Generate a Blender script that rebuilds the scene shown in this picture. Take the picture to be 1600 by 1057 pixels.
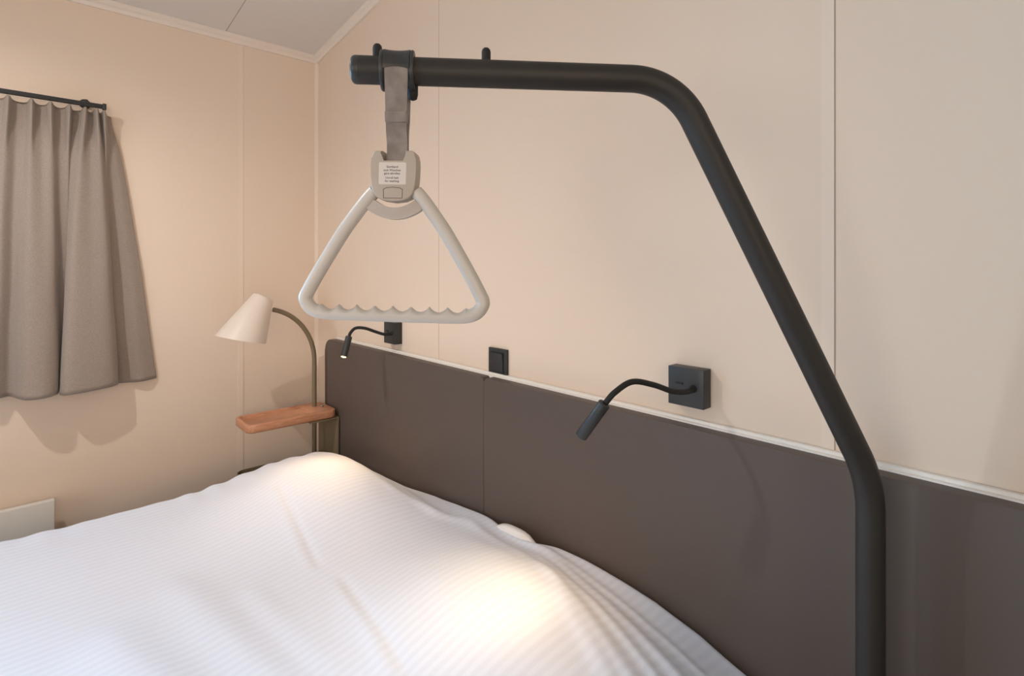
import bpy, bmesh, math, random
import numpy as np
from mathutils import Vector, Matrix, noise

random.seed(4)
for o in list(bpy.data.objects):
    bpy.data.objects.remove(o)
S = bpy.context.scene
COL = S.collection
PI = math.pi

# ------------------------------------------------------------------ camera
cam_data = bpy.data.cameras.new('camera')
cam = bpy.data.objects.new('camera', cam_data)
COL.objects.link(cam)
cam.location = (2.5, -1.05, 1.40)
cam.rotation_euler = (PI / 2, 0, math.radians(47.2))
cam_data.sensor_width = 36.0
cam_data.lens = 36.0 * 835 / 1600
cam_data.shift_y = (410 - 528.5) / 1600
cam_data.clip_start = 0.02
S.camera = cam

# ------------------------------------------------------------------ world, exposure
S.view_settings.view_transform = 'Standard'
S.view_settings.look = 'None'
S.view_settings.gamma = 1.0
S.view_settings.use_curve_mapping = False
S.view_settings.exposure = 0.0
W = bpy.data.worlds.new('world')
S.world = W
W.use_nodes = True
W.node_tree.nodes['Background'].inputs[0].default_value = (1.0, 0.92, 0.82, 1)
W.node_tree.nodes['Background'].inputs[1].default_value = 2.0


def area(name, loc, rot, sx, sy, power, color):
    d = bpy.data.lights.new(name, 'AREA')
    d.shape = 'RECTANGLE'
    d.size, d.size_y, d.energy, d.color = sx, sy, power, color
    o = bpy.data.objects.new(name, d)
    o.location, o.rotation_euler = loc, rot
    COL.objects.link(o)
    return o


def spot(name, loc, aim, power, color, angle, blend, radius):
    d = bpy.data.lights.new(name, 'SPOT')
    d.energy, d.color = power, color
    d.spot_size, d.spot_blend, d.shadow_soft_size = math.radians(angle), blend, radius
    o = bpy.data.objects.new(name, d)
    o.location = loc
    o.rotation_euler = (Vector(aim) - Vector(loc)).to_track_quat('-Z', 'Y').to_euler()
    COL.objects.link(o)
    return o


# daylight just outside the two windows, plus an added fill on the right
area('daylight_left_window', (-0.16, -1.92, 1.45), (0, math.radians(-90), 0), 0.86, 1.3, 96, (0.26, 0.64, 1.0))
area('daylight_front_window', (2.1, -3.95, 1.45), (math.radians(90), 0, 0), 1.8, 1.3, 28, (0.84, 0.89, 0.96))
area('added_fill_right', (4.06, -2.0, 1.55), (0, math.radians(90), 0), 1.2, 1.6, 27, (1.0, 0.66, 0.38))  # warm fill added to brighten the left wall, no known window there

# ------------------------------------------------------------------ materials
def srgb(r, g, b):
    f = lambda c: (c / 255 / 12.92) if c / 255 <= 0.04045 else ((c / 255 + 0.055) / 1.055) ** 2.4
    return (f(r), f(g), f(b), 1)


def base_mat(name, color, rough=0.5, metal=0.0, spec=0.5, sheen=0.0):
    m = bpy.data.materials.new(name)
    m.use_nodes = True
    p = m.node_tree.nodes['Principled BSDF']
    p.inputs['Base Color'].default_value = color
    p.inputs['Roughness'].default_value = rough
    p.inputs['Metallic'].default_value = metal
    p.inputs['Specular IOR Level'].default_value = spec
    p.inputs['Sheen Weight'].default_value = sheen
    return m, m.node_tree, p


def bump_noise(nt, p, scale, strength, dist=0.001, detail=4, stretch=(1, 1, 1)):
    tc = nt.nodes.new('ShaderNodeTexCoord')
    mp = nt.nodes.new('ShaderNodeMapping')
    mp.inputs['Scale'].default_value = stretch
    n = nt.nodes.new('ShaderNodeTexNoise')
    n.inputs['Scale'].default_value = scale
    n.inputs['Detail'].default_value = detail
    b = nt.nodes.new('ShaderNodeBump')
    b.inputs['Strength'].default_value = strength
    b.inputs['Distance'].default_value = dist
    nt.links.new(tc.outputs['Object'], mp.inputs[0])
    nt.links.new(mp.outputs[0], n.inputs['Vector'])
    nt.links.new(n.outputs['Fac'], b.inputs['Height'])
    nt.links.new(b.outputs[0], p.inputs['Normal'])
    return tc, mp, n, b


def vary(nt, p, src, c1, c2, lo=0.35, hi=0.65):
    r = nt.nodes.new('ShaderNodeValToRGB')
    r.color_ramp.elements[0].position, r.color_ramp.elements[1].position = lo, hi
    r.color_ramp.elements[0].color, r.color_ramp.elements[1].color = c1, c2
    nt.links.new(src, r.inputs[0])
    nt.links.new(r.outputs[0], p.inputs['Base Color'])


M = {}
m, nt, p = base_mat('wall_paint', srgb(231, 212, 193), 0.7, spec=0.3); bump_noise(nt, p, 420, 0.12, 0.0006); M['wall'] = m
m, nt, p = base_mat('wall_strip', srgb(234, 216, 198), 0.6, spec=0.3); bump_noise(nt, p, 300, 0.05, 0.0005); M['strip'] = m
m, nt, p = base_mat('seam_shadow_gap', srgb(168, 150, 134), 0.9); bump_noise(nt, p, 300, 0.05); M['seam'] = m
m, nt, p = base_mat('seam_faint', srgb(205, 186, 168), 0.9); bump_noise(nt, p, 300, 0.05); M['seam_faint'] = m
m, nt, p = base_mat('ceiling_board', srgb(224, 219, 213), 0.75, spec=0.25); bump_noise(nt, p, 260, 0.06, 0.0005); M['ceiling'] = m
m, nt, p = base_mat('cornice_white', srgb(232, 221, 209), 0.45); bump_noise(nt, p, 200, 0.03, 0.0005); M['cornice'] = m

m, nt, p = base_mat('floor_laminate', srgb(150, 125, 100), 0.4)
tc, mp, n, b = bump_noise(nt, p, 6, 0.1, 0.0005, 6, (1, 12, 1)); vary(nt, p, n.outputs['Fac'], srgb(128, 102, 78), srgb(172, 146, 118)); M['floor'] = m

m, nt, p = base_mat('taupe_vinyl', srgb(90, 79, 73), 0.5, spec=0.35)
tc, mp, n, b = bump_noise(nt, p, 900, 0.25, 0.0004, 3); M['vinyl'] = m
m, nt, p = base_mat('ledge_white', srgb(238, 232, 224), 0.4); bump_noise(nt, p, 100, 0.02); M['ledge'] = m

m, nt, p = base_mat('black_powder_coat', srgb(45, 42, 39), 0.52, 0.0, 0.4); bump_noise(nt, p, 1500, 0.12, 0.0002, 2); M['black'] = m
m, nt, p = base_mat('black_plastic', srgb(46, 47, 48), 0.42); bump_noise(nt, p, 900, 0.04, 0.0002, 2); M['bplastic'] = m
m, nt, p = base_mat('black_rubber', srgb(26, 26, 26), 0.7); bump_noise(nt, p, 900, 0.1, 0.0002, 2); M['rubber'] = m
m, nt, p = base_mat('grip_grey_plastic', srgb(196, 190, 183), 0.36); bump_noise(nt, p, 60, 0.03, 0.0006, 2); M['grip'] = m
m, nt, p = base_mat('housing_grey_plastic', srgb(174, 163, 151), 0.45); bump_noise(nt, p, 400, 0.05, 0.0003, 2); M['housing'] = m
m, nt, p = base_mat('sticker_paper', srgb(208, 202, 196), 0.5); bump_noise(nt, p, 100, 0.02); M['sticker'] = m
m, nt, p = base_mat('web_grey_plastic', srgb(178, 168, 160), 0.4); bump_noise(nt, p, 60, 0.03, 0.0006, 2); M['web'] = m
m, nt, p = base_mat('printed_ink', srgb(70, 62, 58), 0.6); bump_noise(nt, p, 100, 0.02); M['ink'] = m

m, nt, p = base_mat('grey_webbing', srgb(140, 131, 126), 0.85, sheen=0.2)
tc = nt.nodes.new('ShaderNodeTexCoord'); w = nt.nodes.new('ShaderNodeTexWave')
w.inputs['Scale'].default_value = 260; w.inputs['Distortion'].default_value = 1.5; w.bands_direction = 'Z'
b = nt.nodes.new('ShaderNodeBump'); b.inputs['Strength'].default_value = 0.35; b.inputs['Distance'].default_value = 0.0006
nn = nt.nodes.new('ShaderNodeTexNoise'); nn.inputs['Scale'].default_value = 45
nt.links.new(tc.outputs['Object'], w.inputs[0]); nt.links.new(tc.outputs['Object'], nn.inputs['Vector'])
nt.links.new(w.outputs['Fac'], b.inputs['Height']); nt.links.new(b.outputs[0], p.inputs['Normal'])
vary(nt, p, nn.outputs['Fac'], srgb(126, 117, 112), srgb(148, 139, 134)); M['webbing'] = m

m, nt, p = base_mat('beech_wood', srgb(196, 132, 92), 0.42)
tc, mp, n, b = bump_noise(nt, p, 40, 0.08, 0.0003, 6, (9, 0.7, 4)); vary(nt, p, n.outputs['Fac'], srgb(190, 132, 100), srgb(208, 151, 118)); M['wood'] = m
m, nt, p = base_mat('olive_painted_steel', srgb(122, 108, 84), 0.5); bump_noise(nt, p, 900, 0.06, 0.0002, 2); M['olive'] = m
m, nt, p = base_mat('cream_lacquered_metal', srgb(228, 216, 204), 0.4); bump_noise(nt, p, 300, 0.03, 0.0003, 2); M['shade'] = m
m, nt, p = base_mat('chrome', srgb(210, 205, 200), 0.15, 1.0); bump_noise(nt, p, 300, 0.02, 0.0003, 2); M['chrome'] = m
m, nt, p = base_mat('radiator_white', srgb(222, 219, 212), 0.4); bump_noise(nt, p, 300, 0.03, 0.0003, 2); M['radiator'] = m
m, nt, p = base_mat('mattress_ticking', srgb(226, 224, 220), 0.9, sheen=0.2); bump_noise(nt, p, 200, 0.2, 0.001, 3); M['mattress'] = m
m, nt, p = base_mat('pillow_cotton', srgb(236, 236, 238), 0.85, sheen=0.2); bump_noise(nt, p, 60, 0.1, 0.002, 3); M['pillow'] = m
m, nt, p = base_mat('bed_base_fabric', srgb(92, 80, 74), 0.85, sheen=0.2); bump_noise(nt, p, 700, 0.3, 0.0005, 3); M['base'] = m

# curtain: woven linen
m, nt, p = base_mat('linen_curtain', srgb(152, 140, 129), 0.9, spec=0.2, sheen=0.25)
tc, mp, n, b = bump_noise(nt, p, 230, 0.3, 0.0006, 5, (1, 1, 4)); vary(nt, p, n.outputs['Fac'], srgb(143, 130, 120), srgb(163, 150, 139)); M['linen'] = m

# bed linen: white satin stripes running along the bed
m, nt, p = base_mat('striped_satin_cotton', srgb(240, 239, 240), 0.62, spec=0.35, sheen=0.15)
tc = nt.nodes.new('ShaderNodeTexCoord'); w = nt.nodes.new('ShaderNodeTexWave')
w.wave_type = 'BANDS'; w.bands_direction = 'X'; w.inputs['Scale'].default_value = 2 * PI / (20 * 0.0205)
w.inputs['Distortion'].default_value = 0.0
uvm = nt.nodes.new('ShaderNodeUVMap')
nt.links.new(uvm.outputs[0], w.inputs[0])
r = nt.nodes.new('ShaderNodeValToRGB')
r.color_ramp.elements[0].position, r.color_ramp.elements[1].position = 0.3, 0.7
r.color_ramp.elements[0].color, r.color_ramp.elements[1].color = srgb(222, 231, 248), srgb(227, 236, 253)
r2 = nt.nodes.new('ShaderNodeMapRange'); r2.inputs['To Min'].default_value = 0.66; r2.inputs['To Max'].default_value = 0.58
nt.links.new(w.outputs['Fac'], r.inputs[0]); nt.links.new(r.outputs[0], p.inputs['Base Color'])
nt.links.new(w.outputs['Fac'], r2.inputs['Value']); nt.links.new(r2.outputs[0], p.inputs['Roughness'])
n = nt.nodes.new('ShaderNodeTexNoise'); n.inputs['Scale'].default_value = 22; n.inputs['Detail'].default_value = 4
b = nt.nodes.new('ShaderNodeBump'); b.inputs['Strength'].default_value = 0.12; b.inputs['Distance'].default_value = 0.004
nt.links.new(tc.outputs['Object'], n.inputs['Vector']); nt.links.new(n.outputs['Fac'], b.inputs['Height']); nt.links.new(b.outputs[0], p.inputs['Normal'])
M['duvet'] = m


def emit(name, color, s):
    m = bpy.data.materials.new(name); m.use_nodes = True
    nt = m.node_tree; nt.nodes.clear()
    e = nt.nodes.new('ShaderNodeEmission'); o = nt.nodes.new('ShaderNodeOutputMaterial')
    e.inputs[0].default_value = color; e.inputs[1].default_value = s
    nt.links.new(e.outputs[0], o.inputs[0])
    return m


M['led'] = emit('warm_led_lens', (1.0, 0.62, 0.26, 1), 9)
M['ceiling_lens'] = emit('ceiling_lamp_lens', (1.0, 0.80, 0.62, 1), 4)
m = bpy.data.materials.new('window_glass'); m.use_nodes = True
nt = m.node_tree; nt.nodes.clear()
t = nt.nodes.new('ShaderNodeBsdfTransparent'); g = nt.nodes.new('ShaderNodeBsdfGlossy'); g.inputs['Roughness'].default_value = 0.02
fr = nt.nodes.new('ShaderNodeFresnel'); mx = nt.nodes.new('ShaderNodeMixShader'); o = nt.nodes.new('ShaderNodeOutputMaterial')
nt.links.new(fr.outputs[0], mx.inputs[0]); nt.links.new(t.outputs[0], mx.inputs[1]); nt.links.new(g.outputs[0], mx.inputs[2]); nt.links.new(mx.outputs[0], o.inputs[0])
M['glass'] = m

# ------------------------------------------------------------------ mesh helpers
def obj(name, bm, mat, parent=None, smooth=True, angle=35):
    me = bpy.data.meshes.new(name)
    bmesh.ops.recalc_face_normals(bm, faces=bm.faces)
    bm.to_mesh(me); bm.free()
    if smooth:
        me.shade_smooth()
        me.set_sharp_from_angle(angle=math.radians(angle))
    if mat: me.materials.append(mat)
    o = bpy.data.objects.new(name, me)
    COL.objects.link(o)
    if parent: o.parent = parent
    return o


def tag(o, label, cat, group=None):
    o['label'] = label; o['category'] = cat
    if group: o['group'] = group
    return o


def thing(name, label, cat, loc=(0, 0, 0), rotz=0, group=None):
    o = bpy.data.objects.new(name, None)
    COL.objects.link(o)
    o.location = loc; o.rotation_euler = (0, 0, rotz); o.empty_display_size = 0.05
    return tag(o, label, cat, group)


def struct(name, bm, mat, smooth=False, parent=None):
    o = obj(name, bm, mat, parent, smooth)
    if not parent: o['kind'] = 'structure'
    return o


def box(bm, x0, x1, y0, y1, z0, z1, bevel=0.0, seg=2, mtx=None):
    r = bmesh.ops.create_cube(bm, size=1)
    vs = r['verts']
    for v in vs:
        v.co = Vector(((x0 + x1) / 2 + v.co.x * (x1 - x0), (y0 + y1) / 2 + v.co.y * (y1 - y0), (z0 + z1) / 2 + v.co.z * (z1 - z0)))
    if mtx:
        for v in vs: v.co = mtx @ v.co
    if bevel:
        es = list({e for v in vs for e in v.link_edges})
        bmesh.ops.bevel(bm, geom=es, offset=bevel, segments=seg, affect='EDGES', profile=0.5)
    return bm


def prism(bm, pts, axis, a0, a1, bevel=0.0, seg=2):
    """outline in the plane normal to axis ('x': pts=(y,z); 'y': pts=(x,z); 'z': pts=(x,y))"""
    def mk(p, a):
        return {'x': (a, p[0], p[1]), 'y': (p[0], a, p[1]), 'z': (p[0], p[1], a)}[axis]
    A = [bm.verts.new(mk(p, a0)) for p in pts]
    B = [bm.verts.new(mk(p, a1)) for p in pts]
    fa = bm.faces.new(A); fb = bm.faces.new(B[::-1])
    n = len(pts)
    for i in range(n):
        bm.faces.new((A[i], A[(i + 1) % n], B[(i + 1) % n], B[i]))
    if bevel:
        es = list(fa.edges) + list(fb.edges)
        bmesh.ops.bevel(bm, geom=es, offset=bevel, segments=seg, affect='EDGES', profile=0.5)
    return bm


def rrect(x0, x1, y0, y1, r, n=6):
    rs = r if isinstance(r, (tuple, list)) else (r,) * 4   # order: x0y0, x1y0, x1y1, x0y1
    out = []
    for (cx, cy, a, q) in ((x0, y0, PI, rs[0]), (x1, y0, 1.5 * PI, rs[1]), (x1, y1, 0, rs[2]), (x0, y1, 0.5 * PI, rs[3])):
        if q <= 0: out.append((cx, cy)); continue
        ox = cx + q if cx == x0 else cx - q
        oy = cy + q if cy == y0 else cy - q
        for k in range(n + 1):
            t = a + k * (PI / 2) / n
            out.append((ox + q * math.cos(t), oy + q * math.sin(t)))
    return out


def frames(pts, closed=False):
    n = len(pts); T = []
    for i in range(n):
        a = pts[(i - 1) % n] if (closed or i > 0) else pts[i]
        b = pts[(i + 1) % n] if (closed or i < n - 1) else pts[i]
        T.append((b - a).normalized())
    up = Vector((0, 0, 1)) if abs(T[0].z) < 0.9 else Vector((1, 0, 0))
    N = [(up - T[0] * up.dot(T[0])).normalized()]
    for i in range(1, n):
        v = N[-1] - T[i] * N[-1].dot(T[i])
        N.append(v.normalized())
    return T, N


def tube(bm, pts, rad, seg=24, cap=True, round_cap=0.0):
    pts = [Vector(p) for p in pts]
    rads = rad if isinstance(rad, (list, tuple)) else [rad] * len(pts)
    T, N = frames(pts)
    rings = []
    items = [(pts[i], T[i], N[i], rads[i]) for i in range(len(pts))]
    if round_cap:
        q = round_cap; pre = []; post = []
        for k in (3, 2, 1):
            a = k / 3 * PI / 2
            pre.append((pts[0] + T[0] * 0 - T[0] * (q * math.sin(a) - 0), T[0], N[0], rads[0] - q * (1 - math.cos(a))))
        for k in (1, 2, 3):
            a = k / 3 * PI / 2
            post.append((pts[-1] + T[-1] * (q * math.sin(a)), T[-1], N[-1], rads[-1] - q * (1 - math.cos(a))))
        items = pre + items + post
    for (P, t, nrm, r_) in items:
        bn = t.cross(nrm)
        rings.append([bm.verts.new(P + (nrm * math.cos(2 * PI * k / seg) + bn * math.sin(2 * PI * k / seg)) * r_) for k in range(seg)])
    for i in range(len(rings) - 1):
        for k in range(seg):
            bm.faces.new((rings[i][k], rings[i][(k + 1) % seg], rings[i + 1][(k + 1) % seg], rings[i + 1][k]))
    if cap:
        bm.faces.new(rings[0][::-1]); bm.faces.new(rings[-1])
    return bm


def lathe(bm, prof, mtx, seg=40, cap0=True, cap1=True):
    """prof = [(radius, height)], turned about local Z of mtx"""
    rings = []
    for (r_, h) in prof:
        rings.append([bm.verts.new(mtx @ Vector((r_ * math.cos(2 * PI * k / seg), r_ * math.sin(2 * PI * k / seg), h))) for k in range(seg)])
    for i in range(len(rings) - 1):
        for k in range(seg):
            bm.faces.new((rings[i][k], rings[i][(k + 1) % seg], rings[i + 1][(k + 1) % seg], rings[i + 1][k]))
    if cap0: bm.faces.new(rings[0][::-1])
    if cap1: bm.faces.new(rings[-1])
    return bm


def axis_matrix(loc, direction):
    q = Vector(direction).to_track_quat('Z', 'Y')
    return Matrix.Translation(Vector(loc)) @ q.to_matrix().to_4x4()


def catmull(P, n=8):
    P = [Vector(p) for p in P]
    Q = [P[0] * 2 - P[1]] + P + [P[-1] * 2 - P[-2]]
    out = []
    for i in range(1, len(Q) - 2):
        for k in range(n):
            t = k / n
            a, b, c, d = Q[i - 1], Q[i], Q[i + 1], Q[i + 2]
            out.append(0.5 * ((2 * b) + (c - a) * t + (2 * a - 5 * b + 4 * c - d) * t * t + (3 * b - a - 3 * c + d) * t ** 3))
    out.append(P[-1])
    return out


def fillet(P, radii, n=14):
    """polyline with circular fillets at the inner vertices"""
    P = [Vector(p) for p in P]
    out = [P[0]]
    for i in range(1, len(P) - 1):
        a = (P[i - 1] - P[i]).normalized(); b = (P[i + 1] - P[i]).normalized()
        ang = a.angle(b); r_ = radii[i - 1]
        tl = r_ / math.tan(ang / 2)
        c = P[i] + (a + b).normalized() * (r_ / math.sin(ang / 2))
        s = P[i] + a * tl - c; e = P[i] + b * tl - c
        tot = s.angle(e); ax = s.cross(e).normalized()
        for k in range(n + 1):
            out.append(c + Matrix.Rotation(tot * k / n, 3, ax) @ s)
    out.append(P[-1])
    return out


# ------------------------------------------------------------------ room
RX, RY = 3.9, -3.6
CZ0, CSL = 2.372, 0.135           # ceiling height at the left wall, slope towards +x
def cz(x): return CZ0 + CSL * x
T_ = 0.12

bm = bmesh.new(); box(bm, -T_, RX + T_, RY - T_, T_, -0.1, 0)
struct('floor', bm, M['floor'])
bm = bmesh.new()
prism(bm, [(-T_, cz(-T_)), (RX + T_, cz(RX + T_)), (RX + T_, cz(RX + T_) + 0.08), (-T_, cz(-T_) + 0.08)], 'y', RY - T_, T_)
struct('ceiling', bm, M['ceiling'])
bm = bmesh.new()
prism(bm, [(0, 0), (RX, 0), (RX, cz(RX)), (0, cz(0))], 'y', 0, T_)
struct('wall_back', bm, M['wall'])
# left wall with the window opening
WY0, WY1, WZ0, WZ1 = -2.58, -1.27, 1.02, 1.88
bm = bmesh.new()
box(bm, -T_, 0, WY1, T_, 0, cz(0)); box(bm, -T_, 0, RY - T_, WY0, 0, cz(0))
box(bm, -T_, 0, WY0, WY1, 0, WZ0); box(bm, -T_, 0, WY0, WY1, WZ1, cz(0))
struct('wall_left', bm, M['wall'])
SY0, SY1, SZ0, SZ1 = -2.85, -1.15, 0.9, 2.15  # opening for the added right window
bm = bmesh.new()
box(bm, RX, RX + T_, SY1, T_, 0, cz(RX)); box(bm, RX, RX + T_, RY - T_, SY0, 0, cz(RX))
box(bm, RX, RX + T_, SY0, SY1, 0, SZ0); box(bm, RX, RX + T_, SY0, SY1, SZ1, cz(RX))
struct('wall_right', bm, M['wall'])
# front wall (behind the camera) with a second window
bm = bmesh.new()
FX0, FX1, FZ0, FZ1 = 1.2, 3.0, 0.85, 2.1
for (a, b_, z0, z1) in ((0, FX0, 0, None), (FX1, RX, 0, None), (FX0, FX1, 0, FZ0), (FX0, FX1, FZ1, None)):
    if z1 is None:
        prism(bm, [(a, z0), (b_, z0), (b_, cz(b_)), (a, cz(a))], 'y', RY - T_, RY)
    else:
        box(bm, a, b_, RY - T_, RY, z0, z1)
struct('wall_front', bm, M['wall'])


def window(name, axis, a0, a1, z0, z1, depth0, depth1):
    bm = bmesh.new(); w = 0.05
    def B(p0, p1, q0, q1):
        if axis == 'y': box(bm, depth0, depth1, p0, p1, q0, q1, 0.004)
        else: box(bm, p0, p1, depth0, depth1, q0, q1, 0.004)
    B(a0, a1, z0, z0 + w); B(a0, a1, z1 - w, z1); B(a0, a0 + w, z0 + w, z1 - w); B(a1 - w, a1, z0 + w, z1 - w)
    mid = (a0 + a1) / 2; B(mid - 0.025, mid + 0.025, z0 + w, z1 - w)
    f = struct(name, bm, M['ledge'])
    g = bmesh.new(); dm = (depth0 + depth1) / 2
    for s0, s1 in ((a0 + w, mid - 0.025), (mid + 0.025, a1 - w)):
        if axis == 'y': box(g, dm - 0.003, dm + 0.003, s0, s1, z0 + w, z1 - w)
        else: box(g, s0, s1, dm - 0.003, dm + 0.003, z0 + w, z1 - w)
    obj('pane', g, M['glass'], f, False)
    return f


window('window_1', 'y', WY0, WY1, WZ0, WZ1, -0.11, -0.05)
window('added_window_right', 'y', SY0, SY1, SZ0, SZ1, RX + 0.05, RX + 0.11)  # unseen window added so the warm fill can enter from the right
window('window_2', 'x', FX0, FX1, FZ0, FZ1, RY - 0.11, RY - 0.05)

# cornice: slim white battens where ceiling and walls meet
bm = bmesh.new()
prism(bm, [(0, cz(0) - 0.030), (0.010, cz(0) - 0.030), (0.014, cz(0) - 0.018), (0.024, cz(0) - 0.012), (0.026, cz(0.026) - 0.0003), (0, cz(0) - 0.0003)], 'x' if False else 'y', RY, 0)
struct('trim_1', bm, M['cornice'])
bm = bmesh.new()
n0 = []
for (dy, dz) in ((0, -0.030), (-0.010, -0.030), (-0.014, -0.018), (-0.024, -0.012), (-0.026, -0.0003), (0, -0.0003)):
    n0.append((dy, dz))
A = [bm.verts.new((0.0, dy, cz(0) + dz)) for dy, dz in n0]; B = [bm.verts.new((RX, dy, cz(RX) + dz)) for dy, dz in n0]
bm.faces.new(A); bm.faces.new(B[::-1])
for i in range(6): bm.faces.new((A[i], A[(i + 1) % 6], B[(i + 1) % 6], B[i]))
struct('trim_2', bm, M['cornice'])
# corner bead between left and back wall
bm = bmesh.new()
prism(bm, [(0, 0), (0.014, 0), (0.012, -0.006), (0.006, -0.012), (0, -0.014)], 'z', 0, cz(0) - 0.03)
struct('trim_3', bm, M['strip'])
# joints between the wall boards: flat strip with a fine groove line beside it
def wall_joint(idx, wall, pos, w, side):
    bm = bmesh.new()
    if wall == 'back': box(bm, pos - w, pos, -0.0012, 0, 0, cz(pos - w) - 0.03)
    else: box(bm, 0, 0.0012, pos - w, pos, 0, cz(0) - 0.03)
    t = struct('trim_%d' % idx, bm, M['strip'])
    bm = bmesh.new()
    if wall == 'back': box(bm, pos, pos + 0.0016, -0.0008, 0, 0, cz(pos) - 0.03)
    else: box(bm, 0, 0.0008, pos, pos + 0.0016, 0, cz(0) - 0.03)
    obj('groove', bm, M['seam' if idx in (5, 6) else 'seam_faint'], t, False)
wall_joint(4, 'back', 1.000, 0.003, 1)
wall_joint(5, 'back', 2.197, 0.021, 1)
wall_joint(6, 'back', 3.394, 0.021, 1)
wall_joint(7, 'left', -0.328, 0.022, 1)
# ceiling board joint
bm = bmesh.new()
for yy in (-0.405, -1.6, -2.8):
    A = [bm.verts.new((x, yy + d, cz(x) - 0.0008)) for x, d in ((0.02, 0), (RX, 0), (RX, 0.0022), (0.02, 0.0022))]
    B = [bm.verts.new((v.co.x, v.co.y, v.co.z + 0.0012)) for v in A]
    bm.faces.new(A); bm.faces.new(B[::-1])
    for i in range(4): bm.faces.new((A[i], A[(i + 1) % 4], B[(i + 1) % 4], B[i]))
struct('trim_8', bm, M['seam'])
# baseboards
bm = bmesh.new(); box(bm, 0, 0.012, RY, 0, 0, 0.06, 0.002); struct('baseboard_left', bm, M['cornice'])

# ------------------------------------------------------------------ ceiling lamp (above the bed, lights the room)
def ceiling_lamp(x, y, power, color, label):
    zc = cz(x)
    t = thing('ceiling_spotlight', label, 'ceiling light', (x, y, zc - 0.001), 0)
    bm = bmesh.new(); lathe(bm, [(0.030, 0), (0.036, 0), (0.036, -0.09), (0.030, -0.09), (0.030, -0.01)], Matrix.Translation((0, 0, -0.004)), 32, True, True)
    obj('body', bm, M['shade'], t)
    bm = bmesh.new(); lathe(bm, [(0.0295, -0.085), (0.0295, -0.088)], Matrix.Identity(4), 24); obj('lens', bm, M['ceiling_lens'], t)
    d = bpy.data.lights.new('ceiling_lamp_light', 'SPOT'); d.energy = power; d.color = color; d.shadow_soft_size = 0.022
    d.spot_size = math.radians(165); d.spot_blend = 0.8
    o = bpy.data.objects.new('ceiling_lamp_light', d); COL.objects.link(o); o.location = (x, y, zc - 0.12)
ceiling_lamp(0.83, -1.47, 45, (1.0, 0.93, 0.88), 'small white cylinder spotlight on the ceiling over the foot of the bed')

# ------------------------------------------------------------------ headboard
HZ = 1.0625
t = thing('headboard', 'long taupe padded headboard panel wall behind the bed with pale ledge', 'headboard', (0.2, 0, 0))
t_loc = Vector((0.2, 0, 0))
def pad(x0, x1, radii):
    bm = bmesh.new()
    prism(bm, rrect(x0, x1, 0.06, HZ, radii, 8), 'y', -0.020, -0.050, 0.004, 3)
    for v in bm.verts: v.co -= t_loc
    return bm
obj('upholstered_panel', pad(0.2, 1.2965, (0.0, 0.0, 0.012, 0.05)), M['vinyl'], t)
obj('upholstered_panel', pad(1.2985, 3.3, (0.0, 0.0, 0.012, 0.012)), M['vinyl'], t)
bm = bmesh.new(); box(bm, 0.235 - 0.2, 3.28 - 0.2, -0.0198, -0.001, 0.04, HZ + 0.003, 0.002)
box(bm, 0.235 - 0.2, 3.28 - 0.2, -0.012, -0.001, HZ - 0.01, HZ + 0.009, 0.002)
obj('ledge', bm, M['ledge'], t)

# ------------------------------------------------------------------ bed
BX0, BX1, BY0, BY1 = 0.56, 2.12, -0.07, -2.08
t = thing('bed', 'wide box-spring bed with grey-brown base under white striped bedding', 'bed', ((BX0 + BX1) / 2, -1.08, 0))
bc = Vector(((BX0 + BX1) / 2, -1.08, 0))
bm = bmesh.new(); box(bm, BX0 - bc.x, BX1 - bc.x, BY1 - bc.y, BY0 - bc.y, 0.10, 0.34, 0.015, 3); obj('base', bm, M['base'], t)
for sx in (BX0 + 0.08, BX1 - 0.08):
    for sy in (BY0 - 0.08, BY1 + 0.08):
        bm = bmesh.new(); lathe(bm, [(0.02, 0), (0.028, 0.10)], Matrix.Translation((sx - bc.x, sy - bc.y, 0)), 20); obj('leg', bm, M['black'], t)
bm = bmesh.new(); box(bm, BX0 - bc.x, BX1 - bc.x, BY1 - bc.y, BY0 - bc.y, 0.342, 0.545, 0.03, 4); obj('mattress', bm, M['mattress'], t)


def bell(d, w, p=2.0): return math.exp(-abs(d / w) ** p)
def sm(e0, e1, x):
    q = min(1, max(0, (x - e0) / (e1 - e0))); return q * q * (3 - 2 * q)

HB = [(0.45, 0.602), (0.517, 0.604), (0.896, 0.624), (1.10, 0.648), (1.296, 0.676), (1.36, 0.684), (1.42, 0.690), (1.608, 0.697), (1.75, 0.695), (1.88, 0.688), (1.98, 0.670), (2.065, 0.645), (2.3, 0.58)]
def hb(x):
    for i in range(len(HB) - 1):
        if x <= HB[i + 1][0]:
            a, b_ = HB[i], HB[i + 1]; q = (x - a[0]) / (b_[0] - a[0]); return a[1] + q * (b_[1] - a[1])
    return HB[-1][1]

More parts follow.
